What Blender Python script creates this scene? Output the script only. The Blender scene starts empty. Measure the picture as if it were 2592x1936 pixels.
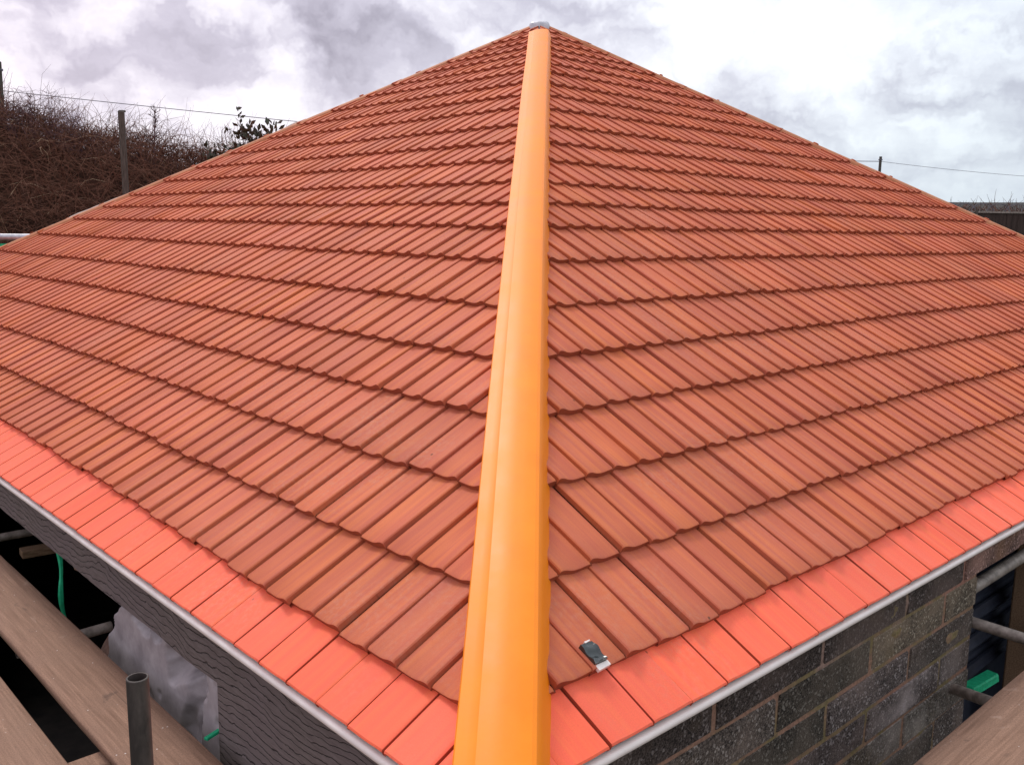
import bpy, math, random
from mathutils import Vector, Matrix, noise
random.seed(7)
C = bpy.context.scene.collection
SC = bpy.context.scene
PI = math.pi

# ------------------------------------------------------------------ camera
F = Vector((0.67321585, 0.72107611, -0.1637976)).normalized()
RT = Vector((0.73266939, -0.68039565, 0.01604174))
UP = RT.cross(F).normalized(); RT = F.cross(UP).normalized()
CAM = Vector((-1.29827159, -1.48046931, 1.37347837))
cd = bpy.data.cameras.new('camera'); cam = bpy.data.objects.new('camera', cd); C.objects.link(cam)
cd.sensor_width = 36; cd.lens = 32.6; cd.clip_start = .05; cd.clip_end = 6000
M = Matrix((RT, UP, -F)).transposed().to_4x4(); M.translation = CAM
cam.matrix_world = M
SC.camera = cam

# ------------------------------------------------------------------ world
SUN_EL = math.radians(54); SUN_AZ = math.radians(78)      # azimuth counted from +X towards +Y
sdir = Vector((math.cos(SUN_AZ)*math.cos(SUN_EL), math.sin(SUN_AZ)*math.cos(SUN_EL), math.sin(SUN_EL)))
w = bpy.data.worlds.new("World"); SC.world = w; w.use_nodes = True
nt = w.node_tree; nt.nodes.clear()

class NT:
    def __init__(s, tree): s.t = tree
    def n(s, typ, ins=None, **kw):
        nd = s.t.nodes.new(typ)
        for k, v in kw.items(): setattr(nd, k, v)
        for k, v in (ins or {}).items():
            if isinstance(v, bpy.types.NodeSocket): s.t.links.new(v, nd.inputs[k])
            else: nd.inputs[k].default_value = v
        return nd
    def math(s, op, a, b=0.0, clamp=False):
        return s.n('ShaderNodeMath', {0: a, 1: b}, operation=op, use_clamp=clamp).outputs[0]
    def mix(s, f, a, b, blend='MIX'):
        nd = s.n('ShaderNodeMix', data_type='RGBA', blend_type=blend)
        for k, v in ((0, f), (6, a), (7, b)):
            if isinstance(v, bpy.types.NodeSocket): s.t.links.new(v, nd.inputs[k])
            else: nd.inputs[k].default_value = v
        return nd.outputs[2]
    def ramp(s, f, stops, interp='LINEAR'):
        nd = s.n('ShaderNodeValToRGB', {0: f}); cr = nd.color_ramp; cr.interpolation = interp
        while len(cr.elements) < len(stops): cr.elements.new(.5)
        for e, (p, c) in zip(cr.elements, stops): e.position = p; e.color = c
        return nd.outputs[0]
    def maprange(s, v, a, b, c=0., d=1., interp='LINEAR'):
        return s.n('ShaderNodeMapRange', {0: v, 1: a, 2: b, 3: c, 4: d}, interpolation_type=interp).outputs[0]

N = NT(nt)
sky = N.n('ShaderNodeTexSky', sky_type='NISHITA', sun_disc=False)
sky.sun_elevation = SUN_EL; sky.sun_rotation = PI/2 - SUN_AZ
sky.altitude = 20; sky.air_density = 1.5; sky.dust_density = 3
tc = N.n('ShaderNodeTexCoord').outputs['Generated']
sep = N.n('ShaderNodeSeparateXYZ', {0: tc})
den = N.math('ADD', N.math('MAXIMUM', sep.outputs[2], 0.0), .16)
uv = N.n('ShaderNodeCombineXYZ', {0: N.math('DIVIDE', sep.outputs[0], den), 1: N.math('DIVIDE', sep.outputs[1], den), 2: .35}).outputs[0]
# warp the direction so that cloud masses have broken edges
wn = N.n('ShaderNodeTexNoise', {'Vector': tc, 'Scale': 9., 'Detail': 5., 'Roughness': .62})
wv = N.n('ShaderNodeVectorMath', {0: wn.outputs['Color'], 1: (.5, .5, .5)}, operation='SUBTRACT').outputs[0]
wv = N.n('ShaderNodeVectorMath', {0: wv, 'Scale': .17}, operation='SCALE').outputs[0]
wd = N.n('ShaderNodeVectorMath', {0: tc, 1: wv}, operation='ADD').outputs[0]
wd = N.n('ShaderNodeVectorMath', {0: wd}, operation='NORMALIZE').outputs[0]
n1 = N.n('ShaderNodeTexNoise', {'Vector': uv, 'Scale': 1.5, 'Detail': 6., 'Roughness': .55, 'Distortion': .25}).outputs[0]
n2 = N.n('ShaderNodeTexNoise', {'Vector': wd, 'Scale': 8., 'Detail': 7., 'Roughness': .56, 'Distortion': .25}).outputs[0]
val = N.math('ADD', N.math('MULTIPLY', N.math('SUBTRACT', n1, .5), .9), N.math('MULTIPLY', N.math('SUBTRACT', n2, .5), 1.3))
BL = [(0.279, 0.9434, 0.1793, 6.5, -0.26), (0.5423, 0.8173, 0.1946, 5, -0.14), (0.6417, 0.7345, 0.2207, 5, -0.22), (0.4333, 0.8885, 0.1512, 6, -0.06), (0.5769, 0.7988, 0.1706, 4, -0.1), (0.9101, 0.3997, 0.1096, 6, -0.05), (0.859, 0.4959, 0.1271, 5, 0.05), (0.3875, 0.9142, 0.1189, 5, -0.14), (0.3577, 0.9213, 0.1526, 4, -0.08), (0.327, 0.9265, 0.186, 2.6, 0.22), (0.2722, 0.9523, 0.1382, 3, 0.3), (0.4753, 0.8628, 0.1723, 2.2, 0.25), (0.7411, 0.6474, 0.1782, 7, 0.22), (0.8643, 0.4696, 0.1804, 4.5, 0.14), (0.4818, 0.8704, 0.1017, 3, 0.14), (0.7949, 0.5721, 0.2024, 5, 0.08), (0.9211, 0.3606, 0.1466, 4, 0.16), (0.4077, 0.9083, 0.0941, 3, 0.12), (0.5881, 0.7807, 0.2114, 1.5, 0.1), (0.534, 0.8347, 0.1347, 4, 0.08), (0.8899, 0.432, 0.1467, 3, 0.06)]
for x, y, z, a, am in BL:                                  # individual cloud banks and breaks, by direction
    d = N.n('ShaderNodeVectorMath', {0: wd, 1: (x, y, z)}, operation='DOT_PRODUCT').outputs['Value']
    m = N.maprange(d, math.cos(math.radians(a*1.15)), 1., 0., am, 'SMOOTHSTEP')
    val = N.math('ADD', val, m)
pc = N.n('ShaderNodeMapping', {'Vector': wd, 'Scale': (1., 1., 2.1)}).outputs[0]
vo = N.n('ShaderNodeTexVoronoi', {'Vector': pc, 'Scale': 8.5, 'Detail': 2., 'Roughness': .5, 'Randomness': 1.}, feature='F1').outputs['Distance']
val = N.math('ADD', val, N.math('MULTIPLY', N.math('SUBTRACT', .52, vo), .55))
val = N.math('ADD', N.math('MULTIPLY', val, .84), .745)
ccol = N.ramp(val, [(.0, (.36, .34, .40, 1)), (.34, (.58, .56, .63, 1)), (.56, (.80, .785, .83, 1)), (.80, (1.0, .99, 1.0, 1))])
# right-hand part of the sky (towards the sea) is cooler, the left warmer
side = N.n('ShaderNodeVectorMath', {0: tc, 1: (.7327, -.6804, 0)}, operation='DOT_PRODUCT').outputs['Value']
tintw = N.maprange(side, -.5, .45)
ccol = N.mix(1., ccol, N.mix(tintw, (1.04, .97, 1.04, 1), (.93, 1.01, 1.05, 1)), 'MULTIPLY')
low = N.math('MULTIPLY', N.maprange(sep.outputs[2], .15, .0), N.maprange(side, .0, .35))
ccol = N.mix(N.math('MULTIPLY', low, .88), ccol, (.55, .63, .71, 1))
# an overcast sky is brighter overhead than at the horizon
zen = N.maprange(sep.outputs[2], .22, .95, 1.0, 1.28, 'SMOOTHSTEP')
ccol = N.mix(1., ccol, N.n('ShaderNodeCombineColor', {0: zen, 1: zen, 2: zen}).outputs[0], 'MULTIPLY')
ccol = N.mix(1., ccol, (10.0, 10.0, 10.0, 1), 'MULTIPLY')
col = N.mix(.94, sky.outputs[0], ccol)
bg = N.n('ShaderNodeBackground', {0: col, 1: .1})
out = N.n('ShaderNodeOutputWorld', {0: bg.outputs[0]})

sl = bpy.data.lights.new('sun', 'SUN'); sl.energy = 1.3; sl.angle = math.radians(14); sl.color = (1, .95, .88)
so = bpy.data.objects.new('sun', sl); C.objects.link(so)
so.rotation_euler = (-sdir).to_track_quat('-Z', 'Y').to_euler()
vs = SC.view_settings; vs.view_transform = 'Standard'; vs.look = 'None'; vs.exposure = 0.22; vs.gamma = 1

# ------------------------------------------------------------------ helpers
def tag(o, label=None, cat=None, group=None, kind=None):
    if label: o['label'] = label
    if cat: o['category'] = cat
    if group: o['group'] = group
    if kind: o['kind'] = kind
    return o
def empty(name, loc, label, cat, group=None):
    o = bpy.data.objects.new(name, None); C.objects.link(o); o.location = loc
    o.empty_display_size = .2
    return tag(o, label, cat, group)

class MB:
    def __init__(s): s.v = []; s.f = []; s.col = None; s.uvs = None
    def add(s, vs, fs):
        b = len(s.v); s.v += [tuple(v) for v in vs]; s.f += [tuple(i+b for i in f) for f in fs]; return s
    def box(s, c, size, rot=None, bev=0.0, jit=0.0):
        hx, hy, hz = (d/2 for d in size); b = min(bev, hx*.9, hy*.9, hz*.9)
        c = Vector(c)
        if b <= 0:
            vs = [Vector((x, y, z)) for x in (-hx, hx) for y in (-hy, hy) for z in (-hz, hz)]
            fs = [(0,1,3,2),(4,6,7,5),(0,4,5,1),(2,3,7,6),(0,2,6,4),(1,5,7,3)]
        else:
            vs = []; idx = {}
            for sx in (-1, 1):
                for sy in (-1, 1):
                    for sz in (-1, 1):
                        for k, d in enumerate(((0, b, b), (b, 0, b), (b, b, 0))):
                            idx[sx, sy, sz, k] = len(vs)
                            vs.append(Vector((sx*(hx-d[0]), sy*(hy-d[1]), sz*(hz-d[2]))))
            fs = []
            for s1 in (-1, 1):
                q = [(-1,-1),(1,-1),(1,1),(-1,1)]
                f = [idx[s1, a, bb, 0] for a, bb in q]; fs.append(f if s1 > 0 else f[::-1])
                f = [idx[a, s1, bb, 1] for a, bb in q]; fs.append(f if s1 < 0 else f[::-1])
                f = [idx[a, bb, s1, 2] for a, bb in q]; fs.append(f if s1 > 0 else f[::-1])
            for a in (-1, 1):
                for bb in (-1, 1):
                    fs.append([idx[a, bb, -1, 0], idx[a, bb, -1, 1], idx[a, bb, 1, 1], idx[a, bb, 1, 0]])
                    fs.append([idx[a, -1, bb, 0], idx[a, -1, bb, 2], idx[a, 1, bb, 2], idx[a, 1, bb, 0]])
                    fs.append([idx[-1, a, bb, 1], idx[-1, a, bb, 2], idx[1, a, bb, 2], idx[1, a, bb, 1]])
            for a in (-1, 1):
                for bb in (-1, 1):
                    for cc in (-1, 1): fs.append([idx[a, bb, cc, 0], idx[a, bb, cc, 1], idx[a, bb, cc, 2]])
        if jit: vs = [v + Vector((random.uniform(-jit, jit), random.uniform(-jit, jit), random.uniform(-jit, jit))) for v in vs]
        if rot is not None: vs = [rot @ v for v in vs]
        return s.add([c+v for v in vs], fs)
    def tube(s, pts, rad, n=12, cap=True, rads=None):
        pts = [Vector(p) for p in pts]; b = len(s.v); rings = []
        prev = None
        for i, p in enumerate(pts):
            t = (pts[min(i+1, len(pts)-1)] - pts[max(i-1, 0)]).normalized()
            a = prev if prev is not None else (Vector((0, 0, 1)) if abs(t.z) < .9 else Vector((1, 0, 0)))
            a = (a - t*a.dot(t)).normalized(); prev = a; c2 = t.cross(a)
            r = rads[i] if rads else rad
            rings.append([p + a*math.cos(2*PI*k/n)*r + c2*math.sin(2*PI*k/n)*r for k in range(n)])
        vs = [v for r in rings for v in r]; fs = []
        for i in range(len(pts)-1):
            for k in range(n): fs.append((i*n+k, i*n+(k+1) % n, (i+1)*n+(k+1) % n, (i+1)*n+k))
        if cap: fs.append(tuple(range(n))[::-1]); fs.append(tuple((len(pts)-1)*n+k for k in range(n)))
        return s.add(vs, fs)
    def build(s, name, mat, parent=None, smooth=None, loc=None, fix=True):
        me = bpy.data.meshes.new(name); me.from_pydata(s.v, [], s.f)
        me.materials.append(mat)
        if s.uvs:
            uvl = me.uv_layers.new(name='UVMap'); uvl.data.foreach_set('uv', [c for uv in s.uvs for c in uv])
        if s.col:
            ca = me.color_attributes.new('tint', 'FLOAT_COLOR', 'CORNER')
            flat = []
            for p, c in zip(me.polygons, s.col): flat += list(c)*p.loop_total
            ca.data.foreach_set('color', flat)
        if smooth is not None:
            me.shade_smooth(); me.set_sharp_from_angle(angle=math.radians(smooth))
        me.validate(); me.update()
        o = bpy.data.objects.new(name, me); C.objects.link(o)
        if fix and not s.col and len(s.v) < 60000:
            import bmesh
            bm = bmesh.new(); bm.from_mesh(me); bmesh.ops.recalc_face_normals(bm, faces=bm.faces); bm.to_mesh(me); bm.free()
        if parent is not None:
            o.parent = parent
            o.matrix_parent_inverse = Matrix.Translation(-Vector(parent.location)) if parent.type == 'EMPTY' and parent.parent is None else Matrix.Identity(4)
        elif loc is not None:
            L = Vector(loc); me.transform(Matrix.Translation(-L)); o.location = L
        return o

def mat(name, rough=.7, spec=.3):
    m = bpy.data.materials.new(name); m.use_nodes = True
    t = m.node_tree; b = t.nodes['Principled BSDF']; b.inputs['Roughness'].default_value = rough
    b.inputs['Specular IOR Level'].default_value = spec
    return m, NT(t), b
def lk(n, a, b): n.t.links.new(a, b)
def bump(n, b, h, st=.3, dist=.01, prev=None):
    nd = n.n('ShaderNodeBump', {'Height': h, 'Strength': st, 'Distance': dist})
    if prev is not None: lk(n, prev, nd.inputs['Normal'])
    lk(n, nd.outputs[0], b.inputs['Normal']); return nd.outputs[0]
def srgb(r, g, b):
    f = lambda c: (c/255/12.92) if c/255 <= .04045 else ((c/255+.055)/1.055)**2.4
    return (f(r), f(g), f(b), 1)

# ------------------------------------------------------------------ materials
def tile_material(name, base, warm, pale, rough):
    m, n, b = mat(name, rough, .22)
    uvn = n.n('ShaderNodeUVMap', uv_map='UVMap').outputs[0]
    mp = n.n('ShaderNodeMapping', {'Vector': uvn, 'Scale': (34., 2.0, 1.)}).outputs[0]
    st = n.n('ShaderNodeTexNoise', {'Vector': mp, 'Scale': 1., 'Detail': 4., 'Roughness': .55}).outputs[0]
    ms = n.n('ShaderNodeMapping', {'Vector': uvn, 'Scale': (1.1, 1.4, 1.)}).outputs[0]
    big = n.n('ShaderNodeTexNoise', {'Vector': ms, 'Scale': 1., 'Detail': 3.}).outputs[0]
    fine = n.n('ShaderNodeTexNoise', {'Vector': uvn, 'Scale': 260., 'Detail': 3., 'Roughness': .7}).outputs[0]
    tint = n.n('ShaderNodeVertexColor', layer_name='tint').outputs[0]
    s3 = n.n('ShaderNodeSeparateColor', {0: tint})
    c = n.mix(n.maprange(st, .40, .68), base, warm)
    c = n.mix(n.math('MULTIPLY', n.maprange(s3.outputs[1], 0., 1.), .38), c, pale)
    br = n.math('ADD', n.math('MULTIPLY', s3.outputs[0], .17), .91)
    br = n.math('MULTIPLY', br, n.maprange(big, .3, .7, .93, 1.06))
    br = n.math('MULTIPLY', br, n.maprange(fine, .3, .7, .93, 1.06))
    c = n.mix(1., c, n.n('ShaderNodeCombineColor', {0: br, 1: br, 2: br}).outputs[0], 'MULTIPLY')
    # darker brown in the interlock grooves and along the butts (s3 blue = depth of joint)
    g2 = n.n('ShaderNodeTexNoise', {'Vector': uvn, 'Scale': 9., 'Detail': 4.}).outputs[0]
    spots = n.math('MULTIPLY', n.maprange(g2, .70, .78), .35)
    c = n.mix(spots, c, (.16, .07, .045, 1))
    d1 = n.n('ShaderNodeTexNoise', {'Vector': uvn, 'Scale': 1.7, 'Detail': 5., 'Roughness': .6}).outputs[0]
    d2 = n.n('ShaderNodeTexNoise', {'Vector': uvn, 'Scale': 55., 'Detail': 4., 'Roughness': .7}).outputs[0]
    c = n.mix(n.math('MULTIPLY', n.maprange(d1, .48, .68), n.maprange(d2, .45, .72, 0., .38)), c, (.50, .30, .22, 1))
    v9 = n.n('ShaderNodeTexVoronoi', {'Vector': uvn, 'Scale': 7.}).outputs['Distance']
    c = n.mix(n.math('MULTIPLY', n.maprange(v9, .045, .02), n.maprange(d1, .50, .54)), c, (.13, .05, .03, 1))
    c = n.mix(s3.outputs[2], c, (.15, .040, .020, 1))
    lk(n, c, b.inputs['Base Color'])
    p = bump(n, b, st, .32, .006)
    bump(n, b, fine, .22, .0015, p)
    return m
M_tile = tile_material('clay_tile', (.50, .120, .062, 1), (.62, .170, .058, 1), (.48, .135, .092, 1), .68)
M_eave = tile_material('eaves_tile', (.86, .125, .062, 1), (.88, .155, .060, 1), (.84, .165, .110, 1), .55)

m, n, b = mat('orange_hip_cap', .40, .30); M_cap = m
oc = n.n('ShaderNodeTexCoord').outputs['Object']
mp = n.n('ShaderNodeMapping', {'Vector': oc, 'Scale': (3., 3., 3.)}).outputs[0]
cn = n.n('ShaderNodeTexNoise', {'Vector': mp, 'Scale': 1.6, 'Detail': 5., 'Roughness': .6}).outputs[0]
lk(n, n.mix(n.maprange(cn, .3, .7), (.88, .225, .002, 1), (.92, .262, .004, 1)), b.inputs['Base Color'])
lk(n, n.maprange(cn, .3, .7, .38, .48), b.inputs['Roughness'])
b.inputs['Coat Weight'].default_value = .0; b.inputs['Coat Roughness'].default_value = .38
bump(n, b, n.n('ShaderNodeTexNoise', {'Vector': oc, 'Scale': 60., 'Detail': 2.}).outputs[0], .08, .002)

def simple(name, c1, c2, rough=.7, scale=20., bst=.3, bd=.003, spec=.3, stretch=(1, 1, 1), metal=0, lo=.35, hi=.65, detail=5.):
    m, n, b = mat(name, rough, spec)
    oc = n.n('ShaderNodeTexCoord').outputs['Object']
    mp = n.n('ShaderNodeMapping', {'Vector': oc, 'Scale': stretch}).outputs[0]
    t = n.n('ShaderNodeTexNoise', {'Vector': mp, 'Scale': scale, 'Detail': detail, 'Roughness': .6}).outputs[0]
    lk(n, n.mix(n.maprange(t, lo, hi), c1, c2), b.inputs['Base Color'])
    b.inputs['Metallic'].default_value = metal
    if bst: bump(n, b, t, bst, bd)
    return m
M_capclay = simple('clay_hip_cap', (.42, .15, .065, 1), (.50, .20, .09, 1), .6, 8)
M_white = simple('white_trim_plastic', (.74, .66, .61, 1), (.84, .76, .71, 1), .35, 6, .05, .001, .5)
M_lead = simple('lead_apex', (.42, .43, .46, 1), (.60, .61, .64, 1), .4, 14, .3, .004, .5, metal=.3)
M_mortar = simple('bedding_mortar', (.42, .33, .28, 1), (.62, .52, .46, 1), .9, 20, .8, .01)
M_tubeD = simple('weathered_steel_tube', (.040, .034, .030, 1), (.11, .090, .078, 1), .6, 30, .6, .002, .4, (1, 1, .35), metal=.2)
M_tubeI = simple('tube_bore', (.02, .015, .013, 1), (.06, .045, .04, 1), .8, 30)
M_tubeG = simple('galvanised_tube', (.16, .13, .11, 1), (.34, .29, .25, 1), .55, 22, .4, .002, .5, metal=.35)
M_tubeL = simple('bright_galvanised_tube', (.32, .32, .35, 1), (.52, .52, .56, 1), .4, 12, .3, .002, .5, metal=.5)
M_green = simple('green_netting_cord', (.01, .30, .14, 1), (.02, .46, .22, 1), .5, 30, .2)
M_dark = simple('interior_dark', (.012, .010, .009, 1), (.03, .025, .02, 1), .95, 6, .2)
M_black = simple('dark_slate_plastic', (.022, .026, .040, 1), (.045, .05, .07, 1), .45, 8, .1, .002, .5)
M_timber = simple('sawn_timber', (.16, .10, .06, 1), (.28, .18, .11, 1), .8, 16, .4, .003, .2, (1, 8, 8))
M_sack = simple('brown_sack', (.16, .095, .075, 1), (.26, .16, .12, 1), .85, 30, .5, .004)
M_post = simple('weathered_post', (.055, .05, .042, 1), (.12, .105, .09, 1), .85, 12, .5, .01, .2, (6, 6, .7))
M_wire = simple('wire', (.10, .09, .11, 1), (.16, .15, .18, 1), .6, 4, 0)
M_fence = simple('dark_fence', (.035, .024, .020, 1), (.065, .046, .038, 1), .8, 3, .3, .02, .2, (5, 5, .6))
M_hill = simple('far_land', (.022, .020, .018, 1), (.05, .046, .040, 1), .95, .3, 0)

# tarpaulin
m, n, b = mat('grey_sheet', .55, .4); M_tarp = m
oc = n.n('ShaderNodeTexCoord').outputs['Object']
t1 = n.n('ShaderNodeTexNoise', {'Vector': oc, 'Scale': 9., 'Detail': 6., 'Roughness': .6}).outputs[0]
lk(n, n.mix(n.maprange(t1, .35, .7), (.23, .205, .215, 1), (.38, .345, .355, 1)), b.inputs['Base Color'])
bump(n, b, n.n('ShaderNodeTexVoronoi', {'Vector': oc, 'Scale': 11.}, feature='DISTANCE_TO_EDGE').outputs[0], .35, .01)

# scaffold boards
m, n, b = mat('scaffold_board_wood', .8, .25); M_board = m
oc = n.n('ShaderNodeTexCoord').outputs['Object']
inf = n.n('ShaderNodeObjectInfo').outputs['Random']
off = n.n('ShaderNodeVectorMath', {0: oc, 1: n.n('ShaderNodeCombineXYZ', {0: n.math('MULTIPLY', inf, 7.), 1: n.math('MULTIPLY', inf, 31.), 2: 0.}).outputs[0]}, operation='ADD').outputs[0]
mpl = n.n('ShaderNodeMapping', {'Vector': off, 'Scale': (75., 2.4, 75.)}).outputs[0]
gr = n.n('ShaderNodeTexNoise', {'Vector': mpl, 'Scale': 1., 'Detail': 6., 'Roughness': .65, 'Distortion': .4}).outputs[0]
bl = n.n('ShaderNodeTexNoise', {'Vector': off, 'Scale': 5., 'Detail': 6., 'Roughness': .65}).outputs[0]
fi = n.n('ShaderNodeTexNoise', {'Vector': off, 'Scale': 190., 'Detail': 3., 'Roughness': .8}).outputs[0]
c = n.mix(n.maprange(gr, .35, .7), (.20, .112, .072, 1), (.36, .215, .145, 1))
c = n.mix(n.math('MULTIPLY', n.maprange(bl, .42, .66), .75), c, (.26, .155, .105, 1))
c = n.mix(n.math('MULTIPLY', n.maprange(fi, .48, .64), .6), c, (.12, .07, .05, 1))
vk = n.n('ShaderNodeTexVoronoi', {'Vector': n.n('ShaderNodeMapping', {'Vector': off, 'Scale': (7., 2.6, 3.)}).outputs[0], 'Scale': 1.}).outputs['Distance']
c = n.mix(n.math('MULTIPLY', n.maprange(vk, .15, .08), .8), c, (.055, .035, .03, 1))
pv = n.n('ShaderNodeTexVoronoi', {'Vector': off, 'Scale': 26.}).outputs['Distance']
c = n.mix(n.math('MULTIPLY', n.maprange(pv, .085, .06), n.maprange(bl, .5, .56)), c, (.62, .56, .52, 1))
sm = n.n('ShaderNodeTexNoise', {'Vector': n.n('ShaderNodeMapping', {'Vector': off, 'Scale': (13., 6., 3.)}).outputs[0], 'Scale': 1., 'Detail': 4., 'Roughness': .6, 'Distortion': .6}).outputs[0]
c = n.mix(n.math('MULTIPLY', n.maprange(sm, .62, .70), .6), c, (.09, .058, .045, 1))
c = n.mix(n.math('MULTIPLY', n.maprange(sm, .36, .28), .45), c, (.42, .29, .22, 1))
cr = n.n('ShaderNodeTexNoise', {'Vector': n.n('ShaderNodeMapping', {'Vector': off, 'Scale': (60., .8, 60.)}).outputs[0], 'Scale': 1., 'Detail': 2.}).outputs[0]
c = n.mix(n.math('MULTIPLY', n.maprange(cr, .70, .76), .7), c, (.07, .045, .035, 1))
lk(n, c, b.inputs['Base Color'])
p = bump(n, b, gr, .5, .004); p = bump(n, b, fi, .3, .001, p)

# weathered wavy boarding of the left wall
m, n, b = mat('wavy_weathered_cladding', .85, .2); M_clad = m
oc = n.n('ShaderNodeTexCoord').outputs['Object']
sp = n.n('ShaderNodeSeparateXYZ', {0: oc})
dn = n.n('ShaderNodeTexNoise', {'Vector': n.n('ShaderNodeMapping', {'Vector': oc, 'Scale': (1., 1., 1.6)}).outputs[0], 'Scale': 2.1, 'Detail': 3., 'Roughness': .5}).outputs[0]
dn2 = n.n('ShaderNodeTexNoise', {'Vector': oc, 'Scale': 22., 'Detail': 4., 'Roughness': .6}).outputs[0]
ph = n.math('ADD', n.math('MULTIPLY', sp.outputs[2], 34.), n.math('ADD', n.math('MULTIPLY', dn, 7.), n.math('MULTIPLY', dn2, .8)))
fr = n.math('FRACT', ph)
ln = n.maprange(n.math('ABSOLUTE', n.math('SUBTRACT', fr, .5)), .0, .085, 1., 0., 'SMOOTHSTEP')
ln = n.math('MULTIPLY', ln, n.maprange(dn2, .30, .42))
gf = n.n('ShaderNodeTexNoise', {'Vector': n.n('ShaderNodeMapping', {'Vector': oc, 'Scale': (20., 12., 120.)}).outputs[0], 'Scale': 1., 'Detail': 5., 'Roughness': .7}).outputs[0]
bl = n.n('ShaderNodeTexNoise', {'Vector': oc, 'Scale': 3., 'Detail': 3.}).outputs[0]
c = n.mix(n.maprange(gf, .35, .7), (.115, .092, .085, 1), (.185, .155, .145, 1))
c = n.mix(n.math('MULTIPLY', n.maprange(bl, .4, .7), .5), c, (.15, .12, .125, 1))
c = n.mix(n.math('MULTIPLY', ln, .9), c, (.012, .009, .009, 1))
lk(n, c, b.inputs['Base Color'])
hh = n.math('SUBTRACT', n.math('MULTIPLY', gf, .25), ln)
bump(n, b, hh, .9, .006)

# dense aggregate blocks
m, n, b = mat('aggregate_block', .92, .2); M_block = m
oc = n.n('ShaderNodeTexCoord').outputs['Object']
s1 = n.n('ShaderNodeTexNoise', {'Vector': oc, 'Scale': 150., 'Detail': 3., 'Roughness': .75}).outputs[0]
v1 = n.n('ShaderNodeTexVoronoi', {'Vector': oc, 'Scale': 115.}).outputs['Color']
v1s = n.n('ShaderNodeSeparateColor', {0: v1}).outputs[0]
b1 = n.n('ShaderNodeTexNoise', {'Vector': oc, 'Scale': 2.6, 'Detail': 5., 'Roughness': .6}).outputs[0]
b2 = n.n('ShaderNodeTexNoise', {'Vector': oc, 'Scale': 1.5, 'Detail': 6., 'Roughness': .65, 'Distortion': .8}).outputs[0]
c = n.mix(n.maprange(s1, .40, .62), (.022, .017, .015, 1), (.135, .112, .098, 1))
c = n.mix(n.math('MULTIPLY', n.maprange(v1s, .84, .97), .65), c, (.34, .31, .29, 1))
c = n.mix(n.math('MULTIPLY', n.maprange(v1s, .20, .05), .7), c, (.012, .010, .010, 1))
c = n.mix(n.math('MULTIPLY', n.maprange(b1, .46, .66), .55), c, (.20, .155, .13, 1))
c = n.mix(n.math('MULTIPLY', n.maprange(b2, .56, .72), .55), c, (.14, .10, .055, 1))
sx = n.n('ShaderNodeSeparateXYZ', {0: oc})
wz = n.math('MULTIPLY', n.maprange(n.math('ABSOLUTE', n.math('SUBTRACT', sx.outputs[0], 2.62)), .55, .1), n.maprange(n.math('ABSOLUTE', n.math('ADD', sx.outputs[2], .66)), .22, .03))
c = n.mix(n.math('MULTIPLY', wz, n.maprange(b1, .40, .62, 0., .75)), c, (.42, .38, .36, 1))
tint = n.n('ShaderNodeVertexColor', layer_name='tint').outputs[0]
c = n.mix(1., c, tint, 'MULTIPLY')
lk(n, c, b.inputs['Base Color'])
p = bump(n, b, s1, .9, .006); bump(n, b, v1s, .4, .003, p)
# joint mortar
m, n, b = mat('joint_mortar', .95, .15); M_joint = m
oc = n.n('ShaderNodeTexCoord').outputs['Object']
s1 = n.n('ShaderNodeTexNoise', {'Vector': oc, 'Scale': 3., 'Detail': 5.}).outputs[0]
s2 = n.n('ShaderNodeTexNoise', {'Vector': oc, 'Scale': 70., 'Detail': 4.}).outputs[0]
c = n.ramp(s1, [(.35, (.34, .175, .13, 1)), (.50, (.28, .165, .11, 1)), (.58, (.20, .16, .07, 1)), (.68, (.30, .20, .16, 1))])
c = n.mix(n.math('MULTIPLY', n.maprange(s2, .4, .65), .5), c, (.09, .06, .045, 1))
lk(n, c, b.inputs['Base Color']); bump(n, b, s2, .8, .006)

# ------------------------------------------------------------------ the house
AL = math.radians(30.0); G = .33
CA, SA = math.cos(AL), math.sin(AL)
SD = 12.425                                                # side of the square plan
APEX = Vector((SD/2, SD/2, SD/2*math.tan(AL)))
KS = [0, .63, 1.65, 2.73, 3.80, 4.85, 5.98, 7.2, 8.28, 9.15, 10.0, 11.0, 11.95, 12.95, 14.02, 14.95, 15.86, 16.8, 17.6, 18.38, 19.05, 19.7, 20.33, 20.95, 21.74]
TWM = .153; TWE = .18                                                   # width of one tile pan
PROF = [(-.05, -.013), (.0, -.0095), (.016, -.0095), (.032, -.004), (.08, -.0015), (.20, -.004), (.34, -.0065), (.48, -.0065), (.60, -.003), (.70, .0025), (.78, .0075), (.86, .0110), (.93, .0125), (.97, .0115), (.995, .0075), (1.002, -.014)]
PROF_E = [(-.04, -.010), (0, -.006), (.013, -.006), (.026, .001), (.09, .0045), (.16, .0030), (.3, .0005), (.5, -.0008), (.68, .0008), (.80, .0045), (.88, .0058), (.97, .0050), (.998, .0025), (1.002, -.010)]
house = empty('house', (SD/2, SD/2, -2.3), 'unfinished bungalow with a new red tiled pyramid roof and an orange hip cap, scaffolded', 'house')

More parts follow.
